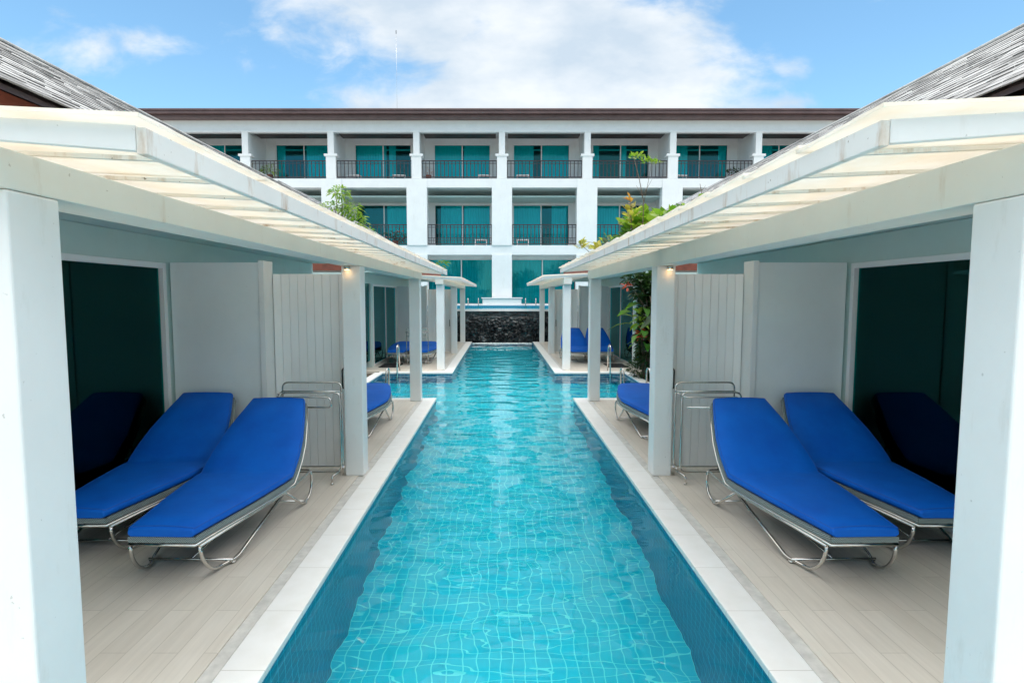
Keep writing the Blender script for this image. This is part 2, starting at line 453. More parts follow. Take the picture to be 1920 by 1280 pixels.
CW = .235
def terrace(s, ya, yb, near_edge, far_edge):
    # coping, tile strip, deck
    x1 = PX + CW
    c_ = MB()
    pts = []
    def bx(x0, x1_, y0, y1_, z0, z1): c_.box(s * x0, s * x1_, y0, y1_, z0, z1)
    bx(PX - .012, x1, ya - (.012 if near_edge else 0), yb + (.012 if far_edge else 0), -.045, 0.0)
    if far_edge: bx(x1 + .0005, GX + .1, yb - CW, yb + .012, -.045, -.0005)
    if near_edge: bx(x1 + .0005, GX + .1, ya - .012, ya + CW, -.045, -.0005)
    tag(c_.build('pool_coping', 'coping_stone', bevel=.006), kind='structure')
    y0 = ya + (CW if near_edge else 0); y1 = yb - (CW if far_edge else 0)
    st = MB().box(s * (x1 + .001), s * (x1 + .085), y0 + .001, y1 - .001, -.2, -.002)
    tag(st.build('drain_strip', 'grout_strip'), kind='structure')
    dk = MB().box(s * (x1 + .088), s * 8.5, y0 + .001, y1 - .001, -.2, .004)
    tag(dk.build('deck', 'deck_tile', bevel=.003), kind='structure')
    return
for s in (-1, 1):
    terrace(s, Y0, G0, False, True)
    terrace(s, G1, 26.15, True, False)
    # planting bed and low rim beside the side channel
    rm = MB().box(s * (GX - .012), s * (GX + .2), G0 + .014, G1 - .014, -.045, -.004)
    tag(rm.build('pool_coping', 'coping_stone', bevel=.006), kind='structure')
    sb = MB().box(s * (GX + .203), s * 9, G0 + .002, G1 - .002, -.2, -.03)
    tag(sb.build('planting_bed', 'garden_soil'), kind='structure')

# ------------------------------------------------------------------ pavilions: canopy + villa + privacy wall + gate
XI = 1.655; PW = .21; WX = 3.84
def canopy(s, y0, y1, where, near):
    root = empty('canopy', (s * XI, y0, 0), 'cream slatted pool canopy on white posts along the %s side, %s' % (SIDE[s], where), 'canopy', 'cream canopies along the pool')
    x_out = 1.15 if s < 0 else 1.10; U = 0.0 if s < 0 else .045
    posts = (y0 + .09, y1 - 5.055, y1 - .35)
    for py in posts:
        MB().box(s * XI, s * (XI + PW), py, py + .22, .004, 2.39).build('post', 'white_plaster', root, bevel=.008)
    MB().box(s * XI, s * (XI + PW + .012), y0 - .0, y1, 2.392, 2.518 + U).build('beam', 'cream_paint', root, bevel=.004)
    drop = 0.0
    # outer fascia, slightly uneven, in lengths
    yy = y0; k = 0
    while yy < y1 - .01:
        ye = min(yy + 3.1, y1)
        dz = rnd.uniform(-.004, .004)
        MB().box(s * x_out, s * (x_out + .03), yy, ye - .006, 2.475 + U + dz, 2.555 + U + dz).build('fascia_board', 'fascia_paint', root, bevel=.004)
        yy = ye
    # end boards, follow the slope
    for ye_, nm in ((y0 + .002, 'a'), (y1 - .032, 'b')):
        pr_ = [(s * (x_out + .032), 2.485 + U), (s * (XI + 1.0), 2.600 + U), (s * (XI + 1.0), 2.645 + U), (s * (x_out + .032), 2.560 + U)]
        MB().prism_y(pr_, ye_, ye_ + .03).build('end_board', 'white_plaster', root, bevel=.003)
    # rafters
    yy = y0 + .42
    while yy < y1 - .15:
        r_ = MB().prism_y([(s * (x_out + .032), 2.543 + U), (s * (XI + .98), 2.609 + U), (s * (XI + .98), 2.622 + U), (s * (x_out + .032), 2.560 + U)], yy, yy + .022)
        r_.build('rafter', 'fascia_paint', root)
        yy += .43
    # sheets
    lift = .012 if s < 0 else -.012
    step = .9 if s < 0 else .5
    yy = y0 - .02; 
    while yy < y1:
        ye = min(yy + step, y1 + .02)
        jut = rnd.uniform(.0, .008) + (.02 if s > 0 else .0)
        tilt = .004 if s < 0 else .016
        xa = x_out - jut; xb = XI + 1.02
        za = 2.568 + U; zb = za + .072
        P = []
        for zz in (0, .012):
            P += [(s * xa, yy - .02, za + zz + tilt), (s * xa, ye, za + zz), (s * xb, ye, zb + zz), (s * xb, yy - .02, zb + zz + tilt)]
        MB().poly(P, [(0, 1, 2, 3), (4, 5, 6, 7), (0, 1, 5, 4), (1, 2, 6, 5), (2, 3, 7, 6), (3, 0, 4, 7)]).build('roof_sheet', 'canopy_sheet', root)
        yy = ye
    return root
# two terraces per side: near y 1.75..11.5, far 15.75..25.6
canopies = {}
for s in (-1, 1):
    canopies[s, 0] = canopy(s, 1.75 if s < 0 else 1.84, 11.48, 'nearest the camera', True)
    canopies[s, 1] = canopy(s, 15.80, 25.62, 'at the waterfall end', False)

simple('shingle_butt_shade', (.17, .165, .16), .9, var=.4, scale=6)  # darker butt faces paint in the shadow lines between courses
def shingles(s, x0, z0, x1, z1, ya, yb, course, tl, hip=0.0):
    """overlapping uneven shingles on the slope from eave (x0,z0) to ridge (x1,z1)"""
    mb = MB(); L = math.hypot(x1 - x0, z1 - z0); ux, uz = (x1 - x0) / L, (z1 - z0) / L; nx, nz = -uz, ux
    rows = int(L / course)
    for r_ in range(rows):
        y = ya + (r_ / rows) * hip + rnd.uniform(-tl, 0) * .5
        yend = yb - (r_ / rows) * hip
        while y < yend:
            w = tl * rnd.uniform(.7, 1.3); w = min(w, yend - y)
            if w < .03: break
            u0 = r_ * course - rnd.uniform(0, .012); u1 = u0 + course * 1.25
            h0 = .008 + rnd.uniform(-.003, .004); h1 = .002
            tw = rnd.uniform(-.0015, .0015); P = []
            for (uu_, hh_) in ((u0, 0), (u0, h0), (u1, h1), (u1, -.004)):
                for yy, t_ in ((y + .003, tw), (y + w - .003, -tw)):
                    P.append((s * (x0 + ux * uu_ + nx * (hh_ + (t_ if hh_ > .01 else 0))), yy, z0 + uz * uu_ + nz * (hh_ + (t_ if hh_ > .01 else 0))))
            mb.poly(P, [(0, 1, 3, 2), (2, 3, 5, 4), (4, 5, 7, 6), (0, 2, 4, 6), (1, 7, 5, 3)])
            y += w
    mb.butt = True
    return mb
def sliding_door(s, root, ya, yb, x, z1, gm, nmul=1, room=True):
    """frame + panes in the plane x (facing the pool), hollow room behind"""
    f = MB(); w = .06
    f.box(s * (x - .03), s * (x + .05), ya, ya + w, .01, z1); f.box(s * (x - .03), s * (x + .05), yb - w, yb, .01, z1)
    f.box(s * (x - .03), s * (x + .05), ya + w, yb - w, z1 - w, z1); f.box(s * (x - .03), s * (x + .05), ya + w, yb - w, .01, .05)
    for k in range(1, nmul + 1):
        ym = ya + (yb - ya) * k / (nmul + 1)
        f.box(s * (x - .02), s * (x + .03), ym - .02, ym + .02, .05, z1 - w)
    d = f.build('sliding_door', 'white_plastic', root, bevel=.003)
    for k in range(nmul + 1):
        a = ya + w + (yb - ya - 2 * w) * k / (nmul + 1); b_ = ya + w + (yb - ya - 2 * w) * (k + 1) / (nmul + 1)
        MB().box(s * (x + .006 + .008 * (k % 2)), s * (x + .012 + .008 * (k % 2)), a + .015, b_ - .015, .045, z1 - w + .005).build('pane', gm, d)
        if gm == 'teal_glass':       # drawn curtain behind the pane
            c_ = MB(); n_ = max(4, int((b_ - a) / .06))
            for i in range(n_ + 1):
                yy = a + (b_ - a) * i / n_; xx = s * (x + .11 + .02 * math.sin(i * 2.1))
                c_.v += [Vector((xx, yy, .06)), Vector((xx, yy, z1 - .08))]
            for i in range(n_): c_.f.append([2 * i, 2 * i + 2, 2 * i + 3, 2 * i + 1]); c_.sm.append(True)
            c_.build('curtain', 'curtain_cloth', d, fix=False)
    return d
def villa(s, y0, y1, which, far):
    root = empty('villa', (s * WX, y0, 0), 'low white pool villa with %s roof behind the %s canopy, %s' % ('pale shingle' if far else 'weathered grey shingle', SIDE[s], which), 'villa', 'villas on both sides of the pool')
    ym = (y0 + y1) / 2
    ds, de = y0 + .55, y0 + 4.65       # first bay door
    ds2, de2 = y0 + 5.15, y0 + 9.3
    if far: ds, de = y0 + 1.25, y0 + 5.05; ds2, de2 = y0 + 5.7, y0 + 9.6
    w = MB(); x0, x1 = WX - .02, WX + .14; zt = 2.42
    if far:
        MB().box(s * (WX + .03), s * (WX + .04), y0 + .12, ds - .28, .2, zt).build('side_window', 'teal_glass', root)
    for a, b_ in (((y0, ds),) if not far else ((y0, y0 + .12), (ds - .28, ds))) + ((de, ds2), (de2, y1)):
        w.box(s * x0, s * x1, a, b_, .006, zt)
    w.box(s * x0, s * x1, y0, y1, zt, 2.70)
    w.box(s * x1, s * 7.0, y0, y0 + .15, .006, 2.70); w.box(s * x1, s * 7.0, y1 - .15, y1, .006, 2.70)
    w.build('wall', 'soffit_paint', root)
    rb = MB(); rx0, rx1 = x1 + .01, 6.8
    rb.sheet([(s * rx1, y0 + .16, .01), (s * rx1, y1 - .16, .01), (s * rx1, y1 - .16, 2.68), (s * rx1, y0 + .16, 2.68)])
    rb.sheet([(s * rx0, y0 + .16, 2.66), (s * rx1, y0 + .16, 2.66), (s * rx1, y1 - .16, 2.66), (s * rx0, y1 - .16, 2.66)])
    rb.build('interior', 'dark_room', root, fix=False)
    sliding_door(s, root, ds, de, WX, zt, 'dark_glass' if not far else 'teal_glass')
    sliding_door(s, root, ds2, de2, WX, zt, 'teal_glass')
    # ceiling over the terrace
    MB().box(s * 2.66, s * (WX + .1), y0, y1, 2.705, 2.75).build('ceiling', 'soffit_paint', root)
    # red brown frieze under the eave and the eave board
    MB().box(s * 2.72, s * 2.77, y0, y1, 2.752, 3.13).build('frieze', 'redbrown_wood', root)
    MB().box(s * 2.83, s * 6.4, y0, y0 + .06, 2.752, 3.06).build('frieze', 'redbrown_wood', root)
    zr, xr = (4.02, 3.98) if not far else (5.05, 5.90)
    ex, ez = 2.58, 3.11
    if s > 0: zr += .11; ez += .03
    if far: ex, ez = 2.75, 3.10
    ya, yb = y0 - (.25), y1 + .2
    sl = MB()
    T = .05
    L = math.hypot(xr - ex, zr - ez); nx, nz = -(zr - ez) / L, (xr - ex) / L
    sl.prism_y([(s * ex, ez), (s * xr, zr), (s * (2 * xr - ex), ez), (s * (2 * xr - ex), ez - .03), (s * xr, zr - .05), (s * ex, ez - .03)], ya, yb)
    deckp = sl.build('roof', 'dark_brown', root)
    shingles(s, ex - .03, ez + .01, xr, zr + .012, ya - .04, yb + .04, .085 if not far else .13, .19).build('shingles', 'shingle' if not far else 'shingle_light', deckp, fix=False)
    rc = MB(); rc.tube([(s * xr, ya - .05, zr + .02), (s * xr, yb + .05, zr + .02)], .018, 8)
    rc.build('ridge_cap', 'shingle', deckp)
    # gable ends
    gp = MB().prism_y([(s * (ex + .22), ez - .02), (s * xr, zr - .12), (s * (2 * xr - ex - .22), ez - .02)], y0 + .0, y0 + .08)
    gp.build('gable', 'redbrown_wood' if not far else 'white_plaster', root)
    gp = MB().prism_y([(s * (ex + .22), ez - .02), (s * xr, zr - .12), (s * (2 * xr - ex - .22), ez - .02)], y1 - .08, y1)
    gp.build('gable', 'redbrown_wood' if not far else 'white_plaster', root)
    return root
for s in (-1, 1):
    villa(s, 1.76, 11.45, 'nearest the camera', False)
    villa(s, 15.55, 25.6, 'near the waterfall', True)

def privacy(s, y, where, far):
    pw = empty('privacy_wall', (s * 3.2, y, 0), 'smooth pale grey privacy wall between bays on the %s %s terrace' % (SIDE[s], where), 'privacy wall', 'privacy walls dividing the terraces')
    MB().box(s * 2.80, s * (WX - .05), y, y + .08, .006, 2.43).build('panel', 'panel_paint', pw, bevel=.004)
    MB().box(s * 2.735, s * 2.798, y - .02, y + .24, .006, 2.45).build('end_post', 'white_plaster', pw, bevel=.005)
    gt = empty('gate', (s * 2.3, y + .22, 0), 'white vertical plank gate beside the middle post on the %s %s terrace' % (SIDE[s], where), 'gate', 'plank gates between the bays')
    pl = MB(); x = 1.872; n_ = 9; wd = (2.725 - 1.872) / n_
    for k in range(n_):
        pl.box(s * (x + k * wd + .0015), s * (x + (k + 1) * wd - .0015), y + .205, y + .24, .05, 2.31)
    pl.box(s * 1.875, s * 2.722, y + .242, y + .262, .06, 2.30)
    pl.build('planks', 'gate_paint', gt, bevel=.003)
    MB().tube(rounded([(s * 1.93, y + .205, .98), (s * 1.93, y + .155, .99), (s * 1.93, y + .155, 1.2), (s * 1.93, y + .205, 1.21)], .02), .009).build('handle', 'black_rubber', gt)
for s in (-1, 1):
    privacy(s, 6.45, 'near', False)
    privacy(s, 20.6, 'far', True)

# small downlight lamps at the heads of the middle posts
for s in (-1, 1):
    lr = empty('wall_lamp', (s * 1.77, 6.36, 2.36), 'small round warm lamp lit under the beam at the %s middle post' % SIDE[s], 'lamp', 'warm lamps on the middle posts')
    b_ = MB(); b_.tube([(s * 1.79, 6.385, 2.388), (s * 1.79, 6.385, 2.35)], .035, 14); b_.build('housing', 'steel', lr)
    b_ = MB(); b_.tube([(s * 1.79, 6.385, 2.349), (s * 1.79, 6.385, 2.342)], .028, 14); b_.build('lens', 'lamp_glow', lr)
    ld = bpy.data.lights.new('lamp_light', 'POINT'); ld.energy = .04; ld.color = (1, .55, .2); ld.shadow_soft_size = .03
    lo = bpy.data.objects.new('lamp_light', ld); C.objects.link(lo); lo.location = (0.02 * s, .0, -.06); lo.parent = lr

# ------------------------------------------------------------------ sun loungers
def make_lounger(name, loc, label, group, back=36.0, BL=.96):
    root = empty(name, (0, 0, 0), label, 'sun lounger', group)
    cb, sb_ = math.cos(R(back)), math.sin(R(back))
    zc = .36
    # stations along the length: (y, z, halfwidth)
    st = [(-1.20, zc, .240), (-1.0, zc, .272), (-.6, zc, .345), (-.25, zc, .395), (-.02, zc, .422), (.10, zc, .43)]
    for q, w in ((.10, .43), (.25, .425), (.45, .40), (.7, .345), (BL, .275)):
        st.append((.10 + q * cb, zc + q * sb_, w))
    # centre-line normals
    P = [Vector((0, a, b_)) for a, b_, w in st]
    N = []
    for i in range(len(P)):
        d = (P[min(i + 1, len(P) - 1)] - P[max(i - 1, 0)]).normalized(); N.append(Vector((0, -d.z, d.y)))
    def section(i, prof, wadd=0.0):
        w = st[i][2] + wadd
        return [P[i] + Vector((sx * (w - ins), 0, 0)) + N[i] * h for sx, ins, h in prof]
    th = .066; r_ = .019
    prof = [(-1, r_, 0), (-1, 0, r_), (-1, 0, th - r_), (-1, r_ * .35, th - r_ * .35), (-1, r_, th), (-1, .14, th + .009), (0, 0, th + .012), (1, .14, th + .009), (1, r_, th), (1, r_ * .35, th - r_ * .35), (1, 0, th - r_), (1, 0, r_), (1, r_, 0)]
    prof = [(a, b_ if a else st[0][2], c_) for a, b_, c_ in prof]
    mb = MB(); n_ = len(prof)
    rings = []
    def sec(i, sc, dy):
        w = st[i][2]; o = []
        for sx, ins, h in prof:
            x = 0 if sx == 0 else sx * (w - ins - (1 - sc) * .02)
            o.append(P[i] + Vector((x, dy, 0)) + N[i] * (h if sc == 1 else r_ + (h - r_) * sc if h > r_ else h + (r_ - h) * (1 - sc) * .6))
        return o
    rings.append(sec(0, .6, -.016))
    for i in range(len(st)): rings.append(sec(i, 1, 0))
    d_end = (P[-1] - P[-2]).normalized() * .016
    rings.append([v + d_end - N[-1] * .0 for v in sec(len(st) - 1, .6, 0)])
    base = 0
    for rg in rings: mb.v += rg
    for i in range(len(rings) - 1):
        for k in range(n_):
            mb.f.append([i * n_ + k, i * n_ + (k + 1) % n_, (i + 1) * n_ + (k + 1) % n_, (i + 1) * n_ + k]); mb.sm.append(True)
    mb.f.append(list(range(n_))); mb.sm.append(False)
    mb.f.append([(len(rings) - 1) * n_ + k for k in range(n_)]); mb.sm.append(False)
    cu = mb.build('cushion', 'blue_fabric', root)
    pp = MB()
    for k_ in (3, 9):
        pp.tube([Vector(rings[i][k_]) for i in range(1, len(rings) - 1)], .0042, 6)
    for q_ in (1, len(rings) - 2):
        pp.tube([Vector(v) for v in rings[q_][3:10]], .0042, 6)
    pp.build('piping', 'blue_piping', cu)
    # woven band below the cushion
    wb_ = MB()
    for dz0, dz1 in ((-.045, -.003),):
        for i in range(len(st) - 1):
            for sx in (-1, 1):
                q = []
                for j in (i, i + 1):
                    for ins, h in ((.0, dz0), (.0, dz1), (.02, dz1), (.02, dz0)):
                        q.append(P[j] + Vector((sx * (st[j][2] + .004 - ins), 0, 0)) + N[j] * h)
                wb_.poly(q, [(0, 1, 5, 4), (1, 2, 6, 5), (2, 3, 7, 6), (3, 0, 4, 7)])
        for j, sg in ((0, -1), (len(st) - 1, 1)):
            w = st[j][2] + .004; q = []
            dd = (P[1] - P[0]).normalized() if j == 0 else (P[-1] - P[-2]).normalized()
            for o_, h in ((.004, dz0), (.004, dz1), (-.016, dz1), (-.016, dz0)):
                for sx in (-1, 1): q.append(P[j] + Vector((sx * w, 0, 0)) + dd * (sg * o_) + N[j] * h)
            wb_.poly(q, [(0, 1, 3, 2), (2, 3, 5, 4), (4, 5, 7, 6), (6, 7, 1, 0)])
    wb_.build('woven_band', 'woven_band', root, fix=False)
    # sling under the cushion
    sl = MB()
    for i in range(len(st) - 1):
        q = []
        for j in (i, i + 1):
            for sx in (-1, 1): q.append(P[j] + Vector((sx * (st[j][2] - .02), 0, 0)) + N[j] * -.012)
        sl.poly(q, [(0, 1, 3, 2)])
    sl.build('sling', 'black_rubber', root, fix=False)
    # tube outline under the band: seat frame stays flat to the rear, back frame follows the back
    loop = [P[i] + Vector((-(st[i][2]), 0, 0)) + N[i] * -.062 for i in range(len(st))] + [P[i] + Vector((st[i][2], 0, 0)) + N[i] * -.062 for i in range(len(st) - 1, -1, -1)]
    fr_ = MB(); fr_.tube(loop, .0125, 8, closed=True)
    zf = zc - .078
    base_l = [(-.255, -1.18, zf), (-.395, -.25, zf), (-.43, .1, zf), (-.41, .62, zf + .0), (.41, .62, zf + .0), (.43, .1, zf), (.395, -.25, zf), (.255, -1.18, zf)]
    fr_.tube(rounded(base_l, .05, 4), .011, 8)
    fr_.build('frame', 'steel', root)
    for sx in (-1, 1):
        # front leg: sled curve down from the foot corner, then a long straight back up
        lg = MB(); x0 = sx * .25; x1 = sx * .33; x2 = sx * .40
        pts = [(x0, -1.17, zf)]
        for k in range(1, 9):
            a = k / 8 * math.pi * .5
            pts.append((x0 + (x1 - x0) * .3 * k / 8, -1.17 + .25 * (1 - math.cos(a)), zf - (zf - .02) * math.sin(a)))
        pts += rounded([pts[-1], (x1, -.80, .022), (x2, -.02, zf)], .05, 4)[1:]
        lg.tube(pts, .0135, 8); lg.tube([(x1 * .97, -.84, .02), (x1 * .97, -.84, .004)], .02, 8)
        lg.build('leg', 'steel', root)
        lg = MB(); xr_ = sx * .41
        pts = [(xr_, .60, zf)]
        for k in range(1, 9):
            a = k / 8 * math.pi * .5
            pts.append((xr_, .60 - .16 * (1 - math.cos(a)) + .05 * math.sin(2 * a), zf - (zf - .02) * math.sin(a)))
        pts += rounded([pts[-1], (xr_, .36, .022), (xr_, -.06, zf)], .05, 4)[1:]
        lg.tube(pts, .0135, 8); lg.tube([(xr_, .42, .02), (xr_, .42, .004)], .02, 8)
        lg.build('leg', 'steel', root)
    cr = MB()
    cr.tube([(-.33, -.86, .035), (.33, -.86, .035)], .009, 8); cr.tube([(-.41, .40, .035), (.41, .40, .035)], .009, 8)
    cr.tube([(0, -.86, .035), (0, .40, .10)], .008, 8)
    cr.tube([(-.3, .62, zf), (-.27, .10 + .6 * cb, zc + .6 * sb_ - .07)], .008, 8); cr.tube([(.3, .62, zf), (.27, .10 + .6 * cb, zc + .6 * sb_ - .07)], .008, 8)
    cr.build('stretcher', 'steel', root)
    root.location = loc
    return root
GL = 'blue sun loungers on the pool terraces'
up = make_lounger('sun_lounger', (-2.45, 5.12, .004), 'blue cushioned lounger nearest the pool on the left near terrace, back raised', GL)
for (x, y, rz, lab) in ((-3.35, 5.46, 0, 'darker blue lounger against the left near glass door, foot hidden by the post'),
                    (2.45, 5.12, R(1.5), 'blue cushioned lounger nearest the pool on the right near terrace, back raised'),
                    (3.35, 5.46, 0, 'darker blue lounger against the right near glass door, foot hidden by the post'),
                    (2.33, 18.6, 0, 'far blue lounger with upright back, nearest the water on the right far terrace'),
                    (3.15, 18.7, 0, 'far blue lounger with upright back, partly behind the post and beside the far glass door')):
    c = copy_tree(up); c.location = (x, y, .004); c.rotation_euler = (0, 0, rz); c['label'] = lab
up.rotation_euler = (0, 0, R(-1.5))
low = make_lounger('sun_lounger', (-2.33, 9.0, .004), 'low blue lounger peeking out behind the left middle post above the pool edge', GL, back=7.0, BL=.85)
for (x, y, rz, lab) in ((2.28, 9.0, 0, 'low blue lounger curving out from behind the right middle post'),
                    (-2.55, 18.4, 0, 'far low blue lounger behind the towel rack, nearest the water on the left far terrace'),
                    (-3.25, 18.4, 0, 'far low blue lounger beside the far glass door on the left far terrace')):
    c = copy_tree(low); c.location = (x, y, .004); c.rotation_euler = (0, 0, rz); c['label'] = lab

# ------------------------------------------------------------------ towel racks
def make_rack(label):
    root = empty('towel_rack', (0, 0, 0), label, 'towel rack', 'chrome towel racks')
    W = .33
    a = MB(); a.tube(rounded([(-W, .07, .13), (-W, .07, 1.09), (W, .07, 1.09), (W, .07, .13)], .07, 6, closed=True), .010, 8, closed=True)
    a.tube([(-W, .07, .99), (W, .07, .99)], .008, 8)
    a.build('back_frame', 'steel', root)
    a = MB(); a.tube(rounded([(-W + .03, -.07, .11), (-W + .03, -.07, 1.0), (W + .02, -.07, 1.0), (W + .02, -.07, .11)], .07, 6, closed=True), .010, 8, closed=True)
    a.build('front_frame', 'steel', root)
    a = MB(); a.tube(rounded([(-W + .01, -.07, .97), (-W + .03, -.20, .97), (W - .05, -.20, .97), (W - .03, -.20, .86), (-W + .05, -.20, .86)], .05, 5), .009, 8)
    a.build('towel_bar', 'steel', root)
    for sx in (-1, 1):
        a = MB(); a.tube(rounded([(sx * W, .07, .13), (sx * (W - .03), .16, .09), (sx * (W - .03), .16, .006)], .03), .010, 8); a.build('leg', 'steel', root)
        a = MB(); a.tube(rounded([(sx * W, -.07, .12), (sx * (W - .06), -.17, .09), (sx * (W - .06), -.17, .006)], .03), .010, 8)
        a.tube([(sx * (W - .06), -.17, .022), (sx * (W - .06), -.17, .0)], .015, 8); a.build('leg', 'steel', root)
        a = MB(); a.tube([(sx * W, .07, .15), (sx * W, -.07, .14)], .008, 8); a.tube([(sx * W, .07, .99), (sx * W, -.07, .98)], .008, 8); a.build('side_bar', 'steel', root)
    return root
rk = make_rack('chrome tube towel rack in front of the left near plank gate'); rk.location = (-2.20, 6.28, .004)
for x, y, lab in ((2.20, 6.28, 'chrome tube towel rack in front of the right near plank gate'),
                  (-2.62, 17.3, 'small distant chrome towel rack standing before the far left loungers')):
    c = copy_tree(rk); c.location = (x, y, .004); c['label'] = lab
    if x > 0:
        pass

# ------------------------------------------------------------------ pool ladders (pairs of chrome hoops)
def ladder(x, y, d, z, label, h=.62, gap=.53, group='chrome pool ladders'):
    root = empty('pool_ladder', (x, y, z), label, 'pool ladder', group)
    for k in (-.5, .5):
        q = x + k * gap
        pts = rounded([(q, y - d * .32, z), (q, y - d * .20, z + h * .98), (q, y + d * .06, z + h), (q, y + d * .10, z - .75)], .12, 6)
        MB().tube(pts, .019, 10).build('handrail', 'steel', root)
    for k in range(2 if z < .5 else 0):
        zz = z - .32 - k * .28
        MB().box(x - gap / 2, x + gap / 2, y + d * .10 - .03, y + d * .10 + .03, zz, zz + .025).build('rung', 'steel', root)
for s in (-1, 1):
    ladder(s * 2.62, G0 - .02, 1, 0, 'chrome pool ladder at the %s end of the near terrace, by the low lounger' % SIDE[s])
    ladder(s * 2.62, G1 + .02, -1, 0, 'chrome pool ladder in front of the %s far terrace' % SIDE[s], h=.75)

# door mats
for s in (-1, 1):
    mt = MB()
    mt.box(s * 3.05, s * 3.62, 16.45, 17.35, .005, .02)
    o = mt.build('door_mat', 'mat_black', bevel=.004)
    tag(o, 'black door mat on the tiles outside the %s far glass door' % SIDE[s], 'door mat', 'black door mats')

# ------------------------------------------------------------------ waterfall wall and upper pool
wf = empty('waterfall_wall', (0, 26.1, 0), 'dark wet stone waterfall wall under a white ledge at the pool end', 'waterfall')
nx_, nz_ = 130, 50; mb = MB(); X0, X1 = -2.6, 2.6
for j in range(nz_ + 1):
    for i in range(nx_ + 1):
        x = X0 + (X1 - X0) * i / nx_; z = -.15 + (1.40 + .15) * j / nz_
        hgt = max(0, min(1, (1.15 - z) / .35))
        v = noise.voronoi(Vector((x * 5.2, z * 7.5, 3)))[0]
        dd = hgt * (.17 * (v[1] - v[0]) * 1.6 + .05 * noise.noise(Vector((x * 9, z * 9, 0)))) + .025 * noise.noise(Vector((x * 3, z * 14, 5)))
        mb.v.append(Vector((x, 26.12 - dd, z)))
for j in range(nz_):
    for i in range(nx_):
        q = j * (nx_ + 1) + i; mb.f.append([q, q + 1, q + nx_ + 2, q + nx_ + 1]); mb.sm.append(False)
mb.build('stone_face', 'wet_stone', wf, fix=False)
MB().box(-9, 9, 26.02, 26.32, 1.385, 1.475).build('ledge', 'facade_plaster', wf, bevel=.006)
side_w = MB(); side_w.box(-9, -2.6, 26.16, 26.3, -.2, 1.385); side_w.box(2.6, 9, 26.16, 26.3, -.2, 1.385)
side_w.build('wall', 'wet_stone', wf)
st_ = MB()
for k in range(0):       # thin falls of water running over the stones
    x = rnd.uniform(-1.5, 1.5); z0 = rnd.uniform(.45, .85); w = rnd.uniform(.006, .02)
    pts = [(x + rnd.uniform(-.012, .012), 25.9 - .05 * (1 - i / 5) + .02, z0 * (1 - i / 5) - .05) for i in range(6)]
    st_.tube([Vector(q) for q in pts], w * .35, 5)

fm = MB()
for k in range(520):
    x = rnd.gauss(rnd.choice((-.9, -.2, .45, .95)), .25); r_ = rnd.uniform(.008, .035)
    if abs(x) > 1.36: continue
    y = 25.90 + rnd.uniform(-.16, .05)
    fm.tube([(x, y, WZ), (x, y, WZ + r_)], r_ * 1.5, 6, r2=r_ * .4)
tag(fm.build('foam', 'foam_white'), kind='stuff')
tag(fm and bpy.data.objects['foam'], 'white foam where the waterfall meets the pool', 'foam')
up_w = MB().sheet([(-9, 26.33, 1.46), (9, 26.33, 1.46), (9, 31.2, 1.46), (-9, 31.2, 1.46)])
m, t, p = mat('upper_water'); p.inputs['Base Color'].default_value = (0, .20, .24, 1); p.inputs['Roughness'].default_value = .05
bump(t, p, noise_at(t, objco(t), 1, 3, .5, (3, 8, 1)), .5, .03)
p.inputs['Specular IOR Level'].default_value = .05
MB().box(-8.99, 8.99, 31.192, 31.2, 1.30, 1.562).build('pool_tile_band', 'pool_end_tile', wf)
tag(up_w.build('upper_pool_water', 'upper_water', fix=False), kind='structure')
tag(MB().box(-24, 24, 31.203, 34.2, -.2, 1.60).build('upper_terrace', 'facade_plaster'), kind='structure')
for s in (-1, 1):
    tag(MB().box(s * 9.003, s * 24, 26.33, 31.2, -.2, 1.57).build('upper_terrace_side', 'facade_plaster'), kind='structure')
for x, lab in ((-1.56, 'tiny chrome ladder on the upper pool edge left of the central pillar'), (1.56, 'tiny chrome ladder on the upper pool edge right of the central pillar')):
    ladder(x, 31.1, -1, 1.55, lab, h=.42, gap=.56)
bn = empty('bench', (0, 31.6, 1.6), 'white block bench wrapped round the foot of the central hotel pillar', 'bench')
MB().box(-1.06, 1.06, 31.3, 31.68, 1.602, 1.94).build('seat', 'facade_plaster', bn, bevel=.02)
MB().box(-1.12, 1.12, 31.26, 31.7, 1.942, 2.0).build('top_slab', 'facade_plaster', bn, bevel=.01)

# ------------------------------------------------------------------ hotel
HY = 32.0; HB = 34.6; BW = 4.68; NB = 9
hotel = empty('hotel_building', (0, HY, 1.6), 'three storey white hotel block with balconies and a brown flat roof behind the pool', 'hotel')
XL = BW * NB / 2
lo_, hi_ = -XL - 1, XL + 1
# structure walls
w = MB()
w.box(lo_, hi_, HY, HY + .35, 11.07, 11.62)          # top band
w.box(lo_, hi_, HY - .03, HY + .3, 10.985, 11.068)   # thin moulding
w.box(lo_, hi_, HY, HB, 8.02, 8.50)                  # third floor slab
w.box(lo_, hi_, HY, HB, 4.36, 4.88)                  # second floor slab
w.build('floor_slab', 'facade_plaster', hotel)
w = MB()
w.box(lo_ - .5, hi_ + .5, HY - .75, HY + 9, 11.75, 11.90)
w.box(lo_ - .55, hi_ + .55, HY - .80, HY + 9, 11.902, 12.00)
w.box(lo_ - .35, hi_ + .35, HY - .55, HY + 9, 11.60, 11.748)
w.build('roof', 'roof_brown', hotel, bevel=.02)
pv = [0.0 + (i - (NB - 1) / 2) * BW for i in range(NB)]     # bay centres
edges = [(i - NB / 2) * BW for i in range(NB + 1)]
